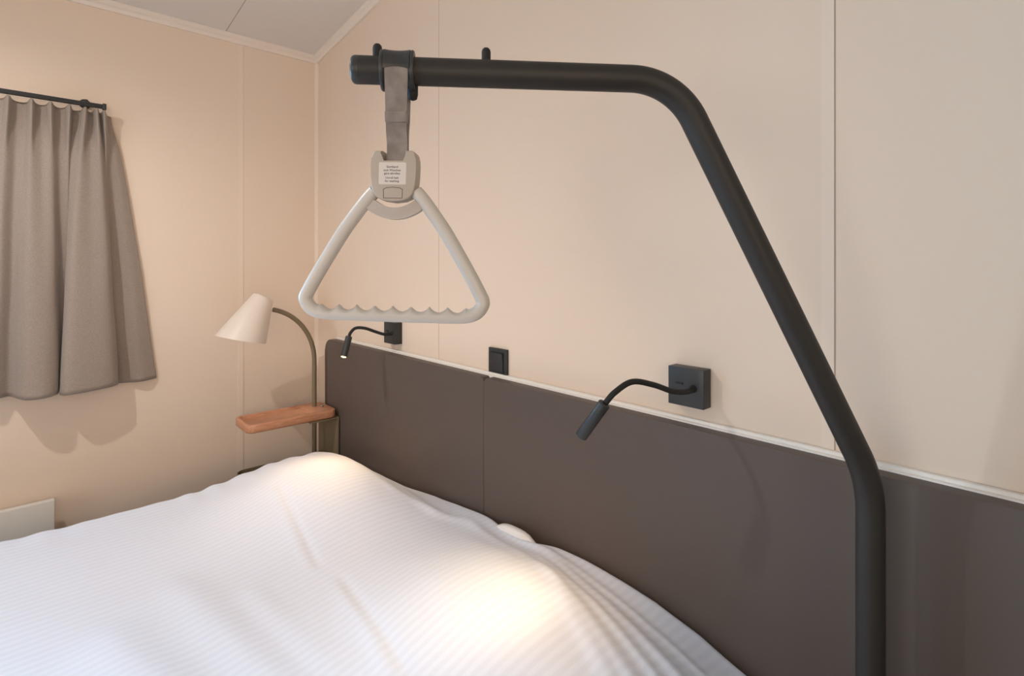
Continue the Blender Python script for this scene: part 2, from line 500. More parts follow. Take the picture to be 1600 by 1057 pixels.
# (x0,y0,x1,y1,width,height) ridges and creases
RIDGES = [(0.80, -0.455, 1.24, -0.515, 0.011, -0.0028), (1.33, -0.500, 1.70, -0.555, 0.011, -0.0028),
          (0.80, -0.478, 1.24, -0.538, 0.014, 0.002), (1.33, -0.523, 1.70, -0.578, 0.014, 0.002),
          (1.52, -0.085, 2.08, -0.235, 0.016, 0.006), (1.60, -0.135, 2.08, -0.285, 0.014, 0.005), (1.66, -0.185, 2.06, -0.330, 0.018, 0.006),
          (1.44, -0.070, 2.10, -0.170, 0.012, 0.004), (1.75, -0.240, 2.10, -0.390, 0.02, 0.005), (1.30, -0.12, 1.75, -0.20, 0.02, 0.004),
          (0.85, -0.13, 1.25, -0.17, 0.022, 0.005), (0.72, -0.115, 1.0, -0.18, 0.015, 0.004), (1.0, -0.21, 1.3, -0.14, 0.02, 0.004),
          (1.05, -0.78, 1.62, -0.70, 0.045, 0.008), (1.15, -0.92, 1.75, -0.80, 0.05, 0.009), (1.2, -0.66, 1.6, -0.63, 0.03, 0.004)]
def seg_d(px, py, x0, y0, x1, y1):
    dx, dy = x1 - x0, y1 - y0; L2 = dx * dx + dy * dy
    q = ((px - x0) * dx + (py - y0) * dy) / L2; qc = min(1, max(0, q))
    return math.hypot(px - x0 - qc * dx, py - y0 - qc * dy), q
def height(x, y):
    h = 0.650
    h += 0.085 * bell(x - 0.83, 0.36, 2.6) * bell(y + 0.31, 0.24, 2.2)
    h += 0.090 * bell(x - 1.72, 0.38, 2.6) * bell(y + 0.33, 0.26, 2.2)
    k = sm(-0.22, -0.055, y)
    h = h * (1 - k) + (hb(x) - 0.010 * bell(x - 1.475, 0.085)) * k
    for (x0, y0, x1, y1, w_, a) in RIDGES:
        d, q = seg_d(x, y, x0, y0, x1, y1)
        if d < 4 * w_: h += a * bell(d, w_) * sm(-0.15, 0.15, q) * (1 - sm(0.85, 1.15, q))
    # puckers along the left border
    h += 0.005 * bell(x - 0.53, 0.075) * math.sin(y * 74 + 3 * noise.noise((y * 5, 0, 1))) * (0.4 + noise.noise((y * 3, 2, 0)))
    h += 0.007 * noise.noise((x * 3.1, y * 2.3, 0.3)) + 0.0016 * noise.noise((x * 14, y * 9, 0.9))
    h += 0.004 * noise.noise((x * 2.0 + y * 9, y * 1.5, 4.3)) * sm(-0.5, -0.1, y)
    return h

def cross(n, a0, a1, drop, rc=0.055):
    """parameter list: (coordinate, distance already dropped, arclength)"""
    out = []
    s = 0
    nd = 7
    for k in range(nd): out.append((a0 - 0.01 * math.sin(k / nd * PI), drop * (1 - k / nd), -(drop * (1 - k / nd)) ))
    for k in range(7):
        q = k / 7 * PI / 2; out.append((a0 + rc * (1 - math.cos(q)), -1 - math.sin(q), rc * q))
    for k in range(n + 1): out.append((a0 + rc + (a1 - a0 - 2 * rc) * k / n, 0, rc * PI / 2 + (a1 - a0 - 2 * rc) * k / n))
    e = out[-1][2]
    for k in range(1, 8):
        q = k / 7 * PI / 2; out.append((a1 - rc * (1 - math.sin(q)), -3 - math.sin(PI / 2 - q), e + rc * q))
    e = out[-1][2]
    for k in range(1, nd + 1): out.append((a1 + 0.01 * math.sin(k / nd * PI), drop * k / nd, e + drop * k / nd))
    return out

DX0, DX1 = 0.495, 2.185
def edge_prof(a, a0, a1, rc):
    """how far (0..rc) the surface has sunk at coordinate a because of the rounded border"""
    d = min(a - a0, a1 - a)
    if d >= rc: return 0.0
    d = max(0.0, d); return rc - math.sqrt(max(0, rc * rc - (rc - d) ** 2))

NX, NY = 440, 330
DY0, DY1 = -0.053, -2.16
xs = [None] * 0
def grid_coords(a0, a1, n, rc, drop, nd):
    c = []
    for k in range(nd): c.append((a0, drop * (1 - k / nd)))
    for k in range(8): c.append((a0 + (a1 - a0) / abs(a1 - a0) * rc * (1 - math.cos(k / 8 * PI / 2)), 0))
    s = (a1 - a0) / abs(a1 - a0)
    b0, b1 = a0 + s * rc, a1 - s * rc
    for k in range(n + 1): c.append((b0 + (b1 - b0) * k / n, 0))
    for k in range(1, 9): c.append((a1 - s * rc * (1 - math.sin(k / 8 * PI / 2)), 0))
    for k in range(1, nd + 1): c.append((a1, drop * k / nd))
    return c
RC = 0.045
gx = grid_coords(DX0, DX1, NX, RC, 0.26, 8)
gy = [(-0.053 - 0.0028 * k, 0) for k in range(250)] + [(-0.753 - 1.362 * k / 150, 0) for k in range(1, 151)] + [(-2.115 - 0.045 * math.sin(k / 8 * PI / 2), 0) for k in range(1, 9)]
bm = bmesh.new(); uvl = bm.loops.layers.uv.new('UVMap')
G = []; UVc = {}
for (y, dy_) in gy:
    row = []; sy = 0
    for i, (x, dx_) in enumerate(gx):
        z = height(x, y) - edge_prof(x, DX0, DX1, RC)
        dh = DY0 - y
        if dh < 0.022: z -= 0.022 - math.sqrt(max(0, 0.022 ** 2 - (0.022 - dh) ** 2))
        db = y - DY1
        if db < RC: z -= RC - math.sqrt(max(0, RC ** 2 - (RC - db) ** 2))
        xx = x
        if dx_ > 0:
            z -= dx_
            sgn = -1 if x < 1.2 else 1
            xx = x + sgn * (0.014 * math.sin(y * 21 + 2 * noise.noise((y * 2, 0, 7))) * (dx_ / 0.26) + 0.012 * (dx_ / 0.26))
        yy = y - 0.026 * bell(x - 1.475, 0.10) * sm(-0.16, -0.053, y)
        v = bm.verts.new((xx, yy, z)); row.append(v)
        UVc[v] = ((x + (-dx_ if x < 1.2 else dx_)), y)
    G.append(row)
# foot end and head end hang down
foot = []
for k in range(1, 7):
    row = []
    for i, v in enumerate(G[-1]):
        zz = v.co.z - (0.26 * k / 6) if gx[i][1] == 0 else v.co.z - (0.26 - gx[i][1]) * k / 6
        u = bm.verts.new((v.co.x, v.co.y - 0.006 * k, zz)); row.append(u)
        UVc[u] = (UVc[v][0], UVc[v][1] - 0.26 * k / 6)
    foot.append(row)
head = []
for k in range(1, 3):
    row = []
    for i, v in enumerate(G[0]):
        u = bm.verts.new((v.co.x, v.co.y - 0.004 * k, v.co.z - 0.02 * k)); row.append(u); UVc[u] = (UVc[v][0], UVc[v][1] + 0.02 * k)
    head.append(row)
G = head[::-1] + G + foot
for j in range(len(G) - 1):
    for i in range(len(G[0]) - 1):
        a, b_, c, d = G[j][i], G[j][i + 1], G[j + 1][i + 1], G[j + 1][i]
        try: f = bm.faces.new((a, b_, c, d))
        except ValueError: continue
for f in bm.faces:
    for l in f.loops: l[uvl].uv = UVc[l.vert]
o = obj('duvet', bm, M['duvet'], None, True, 80)
tag(o, 'large white satin-striped duvet humped over pillows on the bed', 'duvet')
md = o.modifiers.new('thick', 'SOLIDIFY'); md.thickness = 0.006; md.offset = -1

# pillow peeping out between duvet and headboard
def pillow(cx, cy, z0, w_, d_, h_, label):
    bm = bmesh.new(); n = 40
    top = []; bot = []
    for j in range(n + 1):
        rt = []; rb = []
        for i in range(n + 1):
            u = -1 + 2 * i / n; v = -1 + 2 * j / n
            pin = 1 - 0.07 * (1 - v * v) * 0 - 0.05 * (u * u) * (1 - v * v) * 0
            X = u * w_ / 2 * (1 - 0.04 * (1 - abs(v)) ** 1.2 * abs(u)); Y = v * d_ / 2 * (1 - 0.05 * (1 - abs(u)) * abs(v))
            e = ((1 - abs(u) ** 3.5) * (1 - abs(v) ** 3.5)) ** 0.55 if abs(u) < 1 and abs(v) < 1 else 0
            wz = 0.004 * noise.noise((u * 4, v * 4, cx)) * e
            rt.append(bm.verts.new((X, Y, h_ / 2 * e + 0.002 + wz))); rb.append(bm.verts.new((X, Y, -h_ / 2 * e * 0.7 - 0.002)))
        top.append(rt); bot.append(rb)
    for j in range(n):
        for i in range(n):
            bm.faces.new((top[j][i], top[j][i + 1], top[j + 1][i + 1], top[j + 1][i]))
            bm.faces.new((bot[j][i], bot[j + 1][i], bot[j + 1][i + 1], bot[j][i + 1]))
    for i in range(n):
        bm.faces.new((top[0][i], bot[0][i], bot[0][i + 1], top[0][i + 1])); bm.faces.new((top[n][i], top[n][i + 1], bot[n][i + 1], bot[n][i]))
        bm.faces.new((top[i][0], top[i + 1][0], bot[i + 1][0], bot[i][0])); bm.faces.new((top[i][n], bot[i][n], bot[i + 1][n], top[i + 1][n]))
    o = obj('pillow', bm, M['pillow'], None, True, 80)
    o.location = (cx, cy, z0 + 0.35 * h_ + 0.002)
    return tag(o, label, 'pillow')

p_ = pillow(1.66, -0.290, 0.60, 0.70, 0.43, 0.12, 'white pillow peeping out between duvet and middle of headboard')
p_.rotation_euler = (0, 0, 0); p_.location = (1.66, -0.290, 0.0)
for v in p_.data.vertices:                                   # pressed into shape under the duvet, its back border standing a little higher
    X, Y = v.co.x + 1.66, v.co.y - 0.290
    z = 0.618 + 0.06 * sm(-0.25, -0.06, Y) + v.co.z
    lim = height(X, Y) - 0.024 - 0.014 * sm(-0.12, -0.07, Y)
    peek = bell(X - 1.465, 0.095, 3) * sm(-0.115, -0.080, Y)
    z = min(z, lim)
    if v.co.z > 0: z += 0.054 * peek
    v.co.z = max(z, 0.552)

# ------------------------------------------------------------------ bedside unit with tray and lamp
t = thing('bedside_shelf', 'olive steel bedside unit with beech tray top beside the headboard', 'bedside table', (0.25, -0.07, 0))
b0 = Vector((0.25, -0.07, 0))
def local(bm, v):
    for q in bm.verts: q.co -= v
    return bm
bm = bmesh.new(); prism(bm, rrect(0.158, 0.352, 0.02, 0.748, 0.002), 'y', -0.0545, -0.0605, 0.001); obj('upright_plate', local(bm, b0), M['olive'], t)
# tray bracket: flat plate under the tray, with a clamp block at the pole
bm = bmesh.new(); box(bm, 0.180, 0.350, -0.175, -0.061, 0.741, 0.7478, 0.001); obj('bracket', local(bm, b0), M['olive'], t)
bm = bmesh.new(); box(bm, 0.215, 0.275, -0.175, -0.090, 0.726, 0.7405, 0.003); obj('clamp_block', local(bm, b0), M['olive'], t)
# wooden tray with a routed recess
outer = rrect(0.176, 0.352, -0.415, -0.062, (0.032, 0.032, 0.028, 0.028), 8)
inner = rrect(0.192, 0.336, -0.400, -0.160, (0.020, 0.020, 0.012, 0.012), 8)
zb, zt, zr = 0.749, 0.782, 0.770
bm = bmesh.new()
def ring(pts, z): return [bm.verts.new((p_[0], p_[1], z)) for p_ in pts]
def inset(pts, d):
    c = Vector((sum(p_[0] for p_ in pts) / len(pts), sum(p_[1] for p_ in pts) / len(pts)))
    n = len(pts); out = []
    for i in range(n):
        a, b_ = Vector(pts[i - 1]), Vector(pts[(i + 1) % n]); tg = (b_ - a).normalized(); nr = Vector((-tg.y, tg.x))
        out.append(tuple(Vector(pts[i]) + nr * d))
    return out
R = [ring(inset(outer, 0.006), zb), ring(inset(outer, 0.002), zb + 0.002), ring(outer, zb + 0.006), ring(outer, zt - 0.004), ring(inset(outer, 0.0012), zt - 0.0012), ring(inset(outer, 0.004), zt),
     ring(inset(inner, -0.002), zt), ring(inner, zt - 0.002), ring(inset(inner, 0.001), zr + 0.004), ring(inset(inner, 0.005), zr)]
n = len(outer)
for a, b_ in zip(R[:-1], R[1:]):
    for i in range(n): bm.faces.new((a[i], a[(i + 1) % n], b_[(i + 1) % n], b_[i]))
bm.faces.new(R[0][::-1]); bm.faces.new(R[-1])
obj('tray', local(bm, b0), M['wood'], t, True, 50)
bm = bmesh.new(); lathe(bm, [(0.006, 0), (0.0085, 0.001), (0.0085, 0.004), (0.0068, 0.006), (0.001, 0.0062)], Matrix.Translation((0.272, -0.095, 0.782)), 24); obj('socket_ring', local(bm, b0), M['chrome'], t)
# lower shelf tray of thin steel with raised rim and a knob
out2 = rrect(0.19, 0.352, -0.415, -0.061, (0.035, 0.035, 0.004, 0.004), 8)
bm = bmesh.new(); prism(bm, out2, 'z', 0.545, 0.552, 0.0015); 
n = len(out2); A_ = [bm.verts.new((q[0], q[1], 0.552)) for q in out2]; B_ = [bm.verts.new((q[0], q[1], 0.566)) for q in out2]
in2 = inset(out2, 0.003); C_ = [bm.verts.new((q[0], q[1], 0.566)) for q in in2]; D_ = [bm.verts.new((q[0], q[1], 0.552)) for q in in2]
for P_, Q_ in ((A_, B_), (B_, C_), (C_, D_)):
    for i in range(n): bm.faces.new((P_[i], P_[(i + 1) % n], Q_[(i + 1) % n], Q_[i]))
obj('lower_shelf', local(bm, b0), M['olive'], t)
bm = bmesh.new(); lathe(bm, [(0.006, 0), (0.008, 0.003), (0.008, 0.008), (0.003, 0.011)], Matrix.Translation((0.27, -0.352, 0.565)), 20); obj('knob', local(bm, b0), M['olive'], t)
bm = bmesh.new(); prism(bm, rrect(0.10, 0.352, -0.43, -0.061, 0.01), 'z', 0.0, 0.012, 0.002); obj('foot_plate', local(bm, b0), M['olive'], t)
# lamp pole: one bent tube from the foot to the shade
pp = [(0.245, -0.116, 0.012), (0.245, -0.116, 0.98)]
for k in range(1, 17):
    a = k / 16 * math.radians(78)
    pp.append((0.245, -0.116 - 0.215 * (1 - math.cos(a)) , 0.98 + 0.232 * math.sin(a)))
bm = bmesh.new(); tube(bm, pp, 0.0095, 20); obj('lamp_pole', local(bm, b0), M['olive'], t, True, 60)
# shade: slanted cone, open underneath
top = Vector((0.245, -0.322, 1.262)); mouth = Vector((0.245, -0.408, 1.098)); ax = (mouth - top)
bm = bmesh.new(); Lh = ax.length
lathe(bm, [(0.002, 0.0), (0.030, 0.0), (0.037, 0.002), (0.041, 0.008), (0.100, Lh), (0.0985, Lh), (0.0395, 0.010), (0.002, 0.004)], axis_matrix(top, ax), 56, False, False)
# level the mouth so that the rim hangs nearly horizontal
for v in bm.verts:
    h = (v.co - top).dot(ax.normalized()) / Lh
    if h > 0.9: v.co += Vector((0, 0, 1)) * ((v.co.y - mouth.y) * 0.27)
sh = obj('lamp_shade', local(bm, b0), M['shade'], t, True, 50)
bm = bmesh.new(); lathe(bm, [(0.016, 0), (0.019, 0.01), (0.019, 0.05), (0.014, 0.055)], axis_matrix(top + ax.normalized() * 0.006, ax), 24); obj('bulb_holder', local(bm, b0), M['bplastic'], sh)
bm = bmesh.new(); box(bm, 0.262, 0.268, -0.331, -0.325, 1.118, 1.128, 0.001); obj('switch', local(bm, b0), M['chrome'], sh)

# ------------------------------------------------------------------ reading lamps on the wall
def reading_lamp(x, z, arm, head0, head1, label, aim, power):
    t = thing('reading_lamp', label, 'wall lamp', (x, 0, z), 0, 'black reading lamps over the headboard')
    o0 = Vector((x, 0, z))
    bm = bmesh.new(); box(bm, -0.040, 0.040, -0.031, -0.0005, -0.040, 0.040, 0.0012, 2); obj('wall_plate', bm, M['bplastic'], t)
    bm = bmesh.new(); prism(bm, rrect(-0.022, -0.006, 0.0045, 0.0085, 0.0018, 4), 'y', -0.0335, -0.0305, 0.0006); obj('switch', bm, M['rubber'], t)
    A = [Vector(q) - o0 for q in arm]
    bm = bmesh.new(); tube(bm, catmull(A, 8), 0.0055, 16); lathe(bm, [(0.0075, 0), (0.0075, 0.006), (0.0056, 0.008)], axis_matrix(A[0], A[1] - A[0]), 20); obj('flexible_arm', bm, M['rubber'], t, True, 60)
    h0, h1 = Vector(head0) - o0, Vector(head1) - o0
    d = (h1 - h0); L = d.length
    bm = bmesh.new()
    lathe(bm, [(0.003, -0.001), (0.0100, 0.0), (0.0115, 0.0015), (0.0115, L - 0.001), (0.0108, L), (0.0098, L), (0.0092, L - 0.004), (0.002, L - 0.004)], axis_matrix(h0, d), 36)
    hd = obj('lamp_head', bm, M['bplastic'], t, True, 40)
    bm = bmesh.new(); lathe(bm, [(0.0090, L - 0.0035), (0.0086, L - 0.0005), (0.006, L + 0.0015), (0.001, L + 0.0022)], axis_matrix(h0, d), 24); obj('led_lens', bm, M['led'], hd)
    u = d.normalized()
    spot('reading_lamp_beam', Vector(head1) + u * 0.006, aim, power[0], (1.0, 0.75, 0.44), 66, 1.0, 0.006)
    spot('reading_lamp_spill', Vector(head1) + u * 0.006, aim, power[1], (1.0, 0.58, 0.24), 125, 1.0, 0.006)
    return t
reading_lamp(1.93, 1.14, [(1.948, -0.030, 1.140), (1.950, -0.060, 1.139), (1.945, -0.105, 1.146), (1.936, -0.160, 1.166), (1.924, -0.212, 1.178), (1.913, -0.250, 1.163), (1.904, -0.268, 1.144)],
             (1.903, -0.268, 1.144), (1.8616, -0.285, 1.078), 'black reading lamp on wall above the middle of headboard near pole, pointing down', (1.638, -0.377, 0.72), (3.9, 2.8))
reading_lamp(0.726, 1.136, [(0.744, -0.030, 1.136), (0.746, -0.060, 1.135), (0.742, -0.095, 1.147), (0.737, -0.135, 1.163), (0.732, -0.168, 1.166), (0.729, -0.186, 1.152), (0.730, -0.193, 1.138)],
             (0.730, -0.193, 1.138), (0.747, -0.221, 1.072), 'black reading lamp on wall nearest the corner, left of light switch', (0.83, -0.36, 0.72), (2.0, 3.2))

lamp2 = bpy.data.objects['reading_lamp.001']
bm = bmesh.new(); tube(bm, catmull([(-0.022, -0.010, -0.0405), (-0.023, -0.0095, -0.052), (-0.0215, -0.010, -0.0625)], 4), 0.0013, 10); obj('cable', bm, M['ledge'], lamp2, True, 60)

# light switch
t = thing('light_switch', 'black square wall light switch between the two reading lamps', 'light switch', (1.312, 0, 1.105))
bm = bmesh.new(); box(bm, -0.040, 0.040, -0.0095, -0.0004, -0.040, 0.040, 0.0015, 2); obj('frame', bm, M['bplastic'], t)
bm = bmesh.new()
box(bm, -0.029, 0.029, -0.0099, -0.0094, -0.029, 0.029)
obj('gap', bm, M['rubber'], t)
bm = bmesh.new()
prism(bm, [(-0.0100, -0.0272), (-0.0125, -0.0272), (-0.0128, 0.0), (-0.0165, 0.0272), (-0.0100, 0.0272)], 'x', -0.0272, 0.0272, 0.0005, 1); obj('rocker', bm, M['bplastic'], t)

# ------------------------------------------------------------------ lifting pole
P0 = Vector((2.2784, -0.1163, 0)); ad = Vector((-0.60789, -0.79402, 0))
ZB = 1.662; Rp = 0.0190
t = thing('bed_lifting_pole', 'thick black bent steel lifting pole standing beside the bed, arm overhead', 'lifting pole', P0)
pts = [Vector((0, 0, 0.012)), Vector((0, 0, 1.0736)), ad * 0.302 + Vector((0, 0, ZB)), ad * 0.745 + Vector((0, 0, ZB))]
bm = bmesh.new(); tube(bm, fillet(pts, [0.20, 0.105], 18), Rp, 48); obj('pole', bm, M['black'], t, True, 60)
bm = bmesh.new(); tube(bm, [ad * 0.7455 + Vector((0, 0, ZB)), ad * 0.750 + Vector((0, 0, ZB))], 0.0191, 48, True, 0.006); obj('end_cap', bm, M['bplastic'], t, True, 40)
for s in (0.7215, 0.573):
    bm = bmesh.new(); lathe(bm, [(0.0062, 0), (0.0064, 0.012), (0.0056, 0.0155), (0.0036, 0.0178), (0.0008, 0.0186)], Matrix.Translation(ad * s + Vector((0, 0, ZB + Rp - 0.001))), 24)
    obj('stopper_pin', bm, M['rubber'], t, True, 50)
bm = bmesh.new(); prism(bm, rrect(-0.09, 0.09, -0.06, 0.06, 0.02), 'z', 0, 0.012, 0.003); obj('foot_plate', bm, M['black'], t)

# ------------------------------------------------------------------ grab handle (trapeze) hanging from the bar
px = 0.000878
hp = P0 + ad * 0.6935 + Vector((0, 0, ZB))
bar_rz = math.atan2(0.79402, 0.60789)                       # local x along the bar
t = thing('trapeze_grab_handle', 'pale grey triangular grab handle hanging by grey strap from black pole arm', 'grab handle', hp, 0)
def rotz(bm, a, piv=Vector((0, 0, 0))):
    mm = Matrix.Rotation(a, 4, 'Z')
    for v in bm.verts: v.co = mm @ v.co
    return bm
# collar
bm = bmesh.new()
mx_ = Matrix.Rotation(PI / 2, 4, 'Y')
lathe(bm, [(0.0196, -0.0225), (0.0265, -0.0225), (0.0278, -0.0205), (0.0270, -0.0175), (0.0232, -0.0145), (0.0222, -0.010), (0.0219, 0), (0.0222, 0.010), (0.0232, 0.0145), (0.0270, 0.0175), (0.0278, 0.0205), (0.0265, 0.0225), (0.0196, 0.0225)], mx_, 56, False, False)
obj('collar', rotz(bm, bar_rz), M['bplastic'], t, True, 50)
# saddle over the strap: front-top quarter shell
bm = bmesh.new(); nA = 16; nX = 10
ga = [math.radians(-6 + 92 * k / nA) for k in range(nA + 1)]
outer_r = []; inner_r = []
for a in ga:
    ro = []; ri = []
    for k in range(nX + 1):
        u = -1 + 2 * k / nX; xx = u * 0.0172
        aa = a - (0.10 * (u * u) if a < 0.5 else -0.12 * u * u)          # concave upper and lower edge
        r_ = 0.0262 + 0.0016 * u * u
        ro.append(bm.verts.new((xx, -r_ * math.cos(aa), r_ * math.sin(aa)))); ri.append(bm.verts.new((xx, -(r_ - 0.002) * math.cos(aa), (r_ - 0.002) * math.sin(aa))))
    outer_r.append(ro); inner_r.append(ri)
for j in range(nA):
    for k in range(nX):
        bm.faces.new((outer_r[j][k], outer_r[j][k + 1], outer_r[j + 1][k + 1], outer_r[j + 1][k])); bm.faces.new((inner_r[j][k], inner_r[j + 1][k], inner_r[j + 1][k + 1], inner_r[j][k + 1]))
for j in (0, nA):
    for k in range(nX): bm.faces.new((outer_r[j][k], inner_r[j][k], inner_r[j][k + 1], outer_r[j][k + 1]))
for k in (0, nX):
    for j in range(nA): bm.faces.new((outer_r[j][k], outer_r[j + 1][k], inner_r[j + 1][k], inner_r[j][k]))
obj('saddle', rotz(bm, bar_rz), M['bplastic'], t, True, 50)
bm = bmesh.new(); lathe(bm, [(0.007, 0.018), (0.007, 0.030), (0.0055, 0.036), (0.002, 0.038)], Matrix.Translation((0.0195, 0.006, 0)) @ Matrix.Rotation(PI, 4, 'X'), 24)
obj('lock_knob', rotz(bm, bar_rz), M['rubber'], t, True, 50)

HRZ = math.radians(42.5)                                    # the hanging handle is turned a little
ROLL = math.radians(1.3)
HM = Matrix.Rotation(HRZ, 4, 'Z') @ Matrix.Rotation(-ROLL * -1, 4, 'Y')
def hang(bm):
    for v in bm.verts: v.co = HM @ v.co
    return bm
# strap: ribbon going over the bar, both runs hanging down into the housing
prof = [(-0.0035, -0.128), (-0.0045, -0.10), (-0.008, -0.085), (-0.013, -0.06), (-0.019, -0.035), (-0.0232, -0.015), (-0.0242, 0.0)]
for k in range(1, 12):
    a = PI * k / 12; prof.append((-0.0236 * math.cos(a), 0.0236 * math.sin(a)))
prof += [(0.0240, 0.0), (0.0228, -0.018), (0.017, -0.040), (0.010, -0.062), (0.003, -0.085), (0.001, -0.128)]
bm = bmesh.new()
def strap_ring(i, off):
    y, z = prof[i]
    w = 0.0142 + 0.0012 * sm(-0.06, 0.0, z) if z > -0.06 else 0.0142
    a = prof[max(0, i - 1)]; b_ = prof[min(len(prof) - 1, i + 1)]
    tx, tz = b_[0] - a[0], b_[1] - a[1]; l = math.hypot(tx, tz); ny, nz = -tz / l, tx / l
    rot = (bar_rz - HRZ) * sm(-0.09, -0.02, z)
    out = []
    for sx_ in (-1, -0.5, 0, 0.5, 1):
        X = sx_ * w; Y = y + ny * off - 0.0006 * (1 - sx_ * sx_) * (1 if off > 0 else 1)
        c, s_ = math.cos(rot), math.sin(rot)
        out.append(bm.verts.new((X * c - Y * s_, X * s_ + Y * c, z + nz * off)))
    return out
F_ = [strap_ring(i, 0.0009) for i in range(len(prof))]; K_ = [strap_ring(i, -0.0009) for i in range(len(prof))]
for i in range(len(prof) - 1):
    for k in range(4):
        bm.faces.new((F_[i][k], F_[i][k + 1], F_[i + 1][k + 1], F_[i + 1][k])); bm.faces.new((K_[i][k], K_[i + 1][k], K_[i + 1][k + 1], K_[i][k + 1]))
    bm.faces.new((F_[i][0], F_[i + 1][0], K_[i + 1][0], K_[i][0])); bm.faces.new((F_[i][4], K_[i][4], K_[i + 1][4], F_[i + 1][4]))
for i in (0, len(prof) - 1):
    for k in range(4): bm.faces.new((F_[i][k], F_[i][k + 1], K_[i][k + 1], K_[i][k]))
for v in bm.verts: v.co = Matrix.Rotation(HRZ, 4, 'Z') @ v.co
strap = obj('strap', bm, M['webbing'], t, True, 60)
# stitched overlap band
bm = bmesh.new(); box(bm, -0.0122, 0.0172, -0.0165, -0.0060, -0.0735, -0.0600, 0.0008, 2)
for v in bm.verts:
    v.co.y += (v.co.z + 0.0655) * -0.22
obj('stitched_overlap', hang(bm), M['webbing'], strap)

# housing
bm = bmesh.new()
hw = 36.5 * px
out = [(-17.6 * px, -145 * px), (-18.2 * px, -127 * px), (-27.5 * px, -126.5 * px), (-31.5 * px, -128.5 * px), (-34 * px, -132.5 * px), (-35 * px, -139 * px), (-35.5 * px, -151 * px), (-35 * px, -167 * px), (-34 * px, -184 * px), (-31 * px, -193 * px), (-25 * px, -199.5 * px), (-16 * px, -203.5 * px), (0, -205.5 * px)]
full = out + [(-a, b_) for a, b_ in out[:-1][::-1]]
prism(bm, full, 'y', -0.0125, 0.0125, 0.0022, 3)
housing = obj('housing', hang(bm), M['housing'], t, True, 40)
# back half of the slot, so the strap enters a pocket
bm = bmesh.new(); prism(bm, rrect(-20 * px, 20 * px, -155 * px, -129 * px, 0.002), 'y', 0.005, 0.0118, 0.001); obj('slot_back', hang(bm), M['housing'], housing)
bm = bmesh.new(); lathe(bm, [(0.006, 0), (0.006, 0.0025), (0.004, 0.0035)], Matrix.Translation((-34 * px, 0.001, -157 * px)) @ Matrix.Rotation(-PI / 2, 4, 'Y'), 20); obj('release_button', hang(bm), M['housing'], housing)
bm = bmesh.new(); prism(bm, rrect(-22.5 * px, 20.5 * px, -179 * px, -145 * px, 0.002), 'y', -0.0128, -0.0124); st = obj('sticker', hang(bm), M['sticker'], housing)
# inset cover outline
bm = bmesh.new()
ol = [(-16, -198), (-16.5, -184.5), (-12, -182.2), (-1.5, -181.2), (9, -182.2), (13.5, -184.5), (13, -198)]
ol = [((a + 1.8) * px, (b_ - 2.0) * px) for a, b_ in ol]; w = 0.00035
n = len(ol); c0 = None
for i in range(n):
    a, b_ = Vector(ol[i]), Vector(ol[(i + 1) % n]); d = (b_ - a).normalized(); nr = Vector((-d.y, d.x)) * w
    q = [a - d * w + nr, b_ + d * w + nr, b_ + d * w - nr, a - d * w - nr]
    f0 = [bm.verts.new((u.x, -0.01268, u.y)) for u in q]; f1 = [bm.verts.new((u.x, -0.0123, u.y)) for u in q]
    bm.faces.new(f0); bm.faces.new(f1[::-1])
    for k in range(4): bm.faces.new((f0[k], f0[(k + 1) % 4], f1[(k + 1) % 4], f1[k]))
obj('cover_outline', hang(bm), M['ink'], housing, False)
# printed text
lines = [('Gurtband', -147.5), ('zum Waschen', -152.7), ('ganz abrollen', -157.6), ('Unroll belt', -164.4), ('for washing', -169.3)]
me_all = bmesh.new()
for s_, zz in lines:
    cu = bpy.data.curves.new('text', 'FONT'); cu.body = s_; cu.size = 4.7 * px; cu.align_x = 'CENTER'; cu.offset = 0.00006; cu.extrude = 0.00004; cu.resolution_u = 2
    to = bpy.data.objects.new('tmp_text', cu); COL.objects.link(to)
    bpy.context.view_layer.update()
    me = bpy.data.meshes.new_from_object(to.evaluated_get(bpy.context.evaluated_depsgraph_get()))
    mm = Matrix.Translation((-1.5 * px, -0.01284, (zz - 6.0) * px)) @ Matrix.Rotation(PI / 2, 4, 'X')
    me.transform(mm); me_all.from_mesh(me)
    bpy.data.objects.remove(to); bpy.data.curves.remove(cu); bpy.data.meshes.remove(me)
obj('printed_text', hang(me_all), M['ink'], st, False)

# triangular grip: one tube from shoulder to shoulder
Lp = [(-33, -188), (-44, -200), (-60, -221), (-82, -252), (-104, -288), (-124, -322), (-137, -346), (-141.5, -356), (-140, -364), (-133, -373), (-122, -378.5), (-108, -380.5), (-90, -381), (-60, -381.2), (-30, -381.4)]
path = [(a * px, 0, b_ * px) for a, b_ in Lp] + [(0, 0, -381.5 * px)] + [(-a * px, 0, b_ * px) for a, b_ in Lp[::-1]]
path = catmull(path, 14)
bm = bmesh.new(); tube(bm, path, 0.0093, 28)
zc = -381 * px
for v in bm.verts:                                          # finger notches on the upper side of the bar
    if abs(v.co.x) < 122 * px and v.co.z > zc + 0.002 and v.co.z < zc + 0.02:
        ph = v.co.x / (28.9 * px) * 2 * PI
        e = 1 - sm(108 * px, 122 * px, abs(v.co.x))
        k = (v.co.z - zc) / 0.0093
        v.co.z += (0.0040 * (1 - 2 * abs(math.sin(ph / 2)) ** 0.8) + 0.0002) * k * e
    if v.co.z < zc + 0.004 and abs(v.co.x) < 130 * px:
        v.co.z -= 0.0012 * 0
obj('grip', hang(bm), M['grip'], t, True, 60)
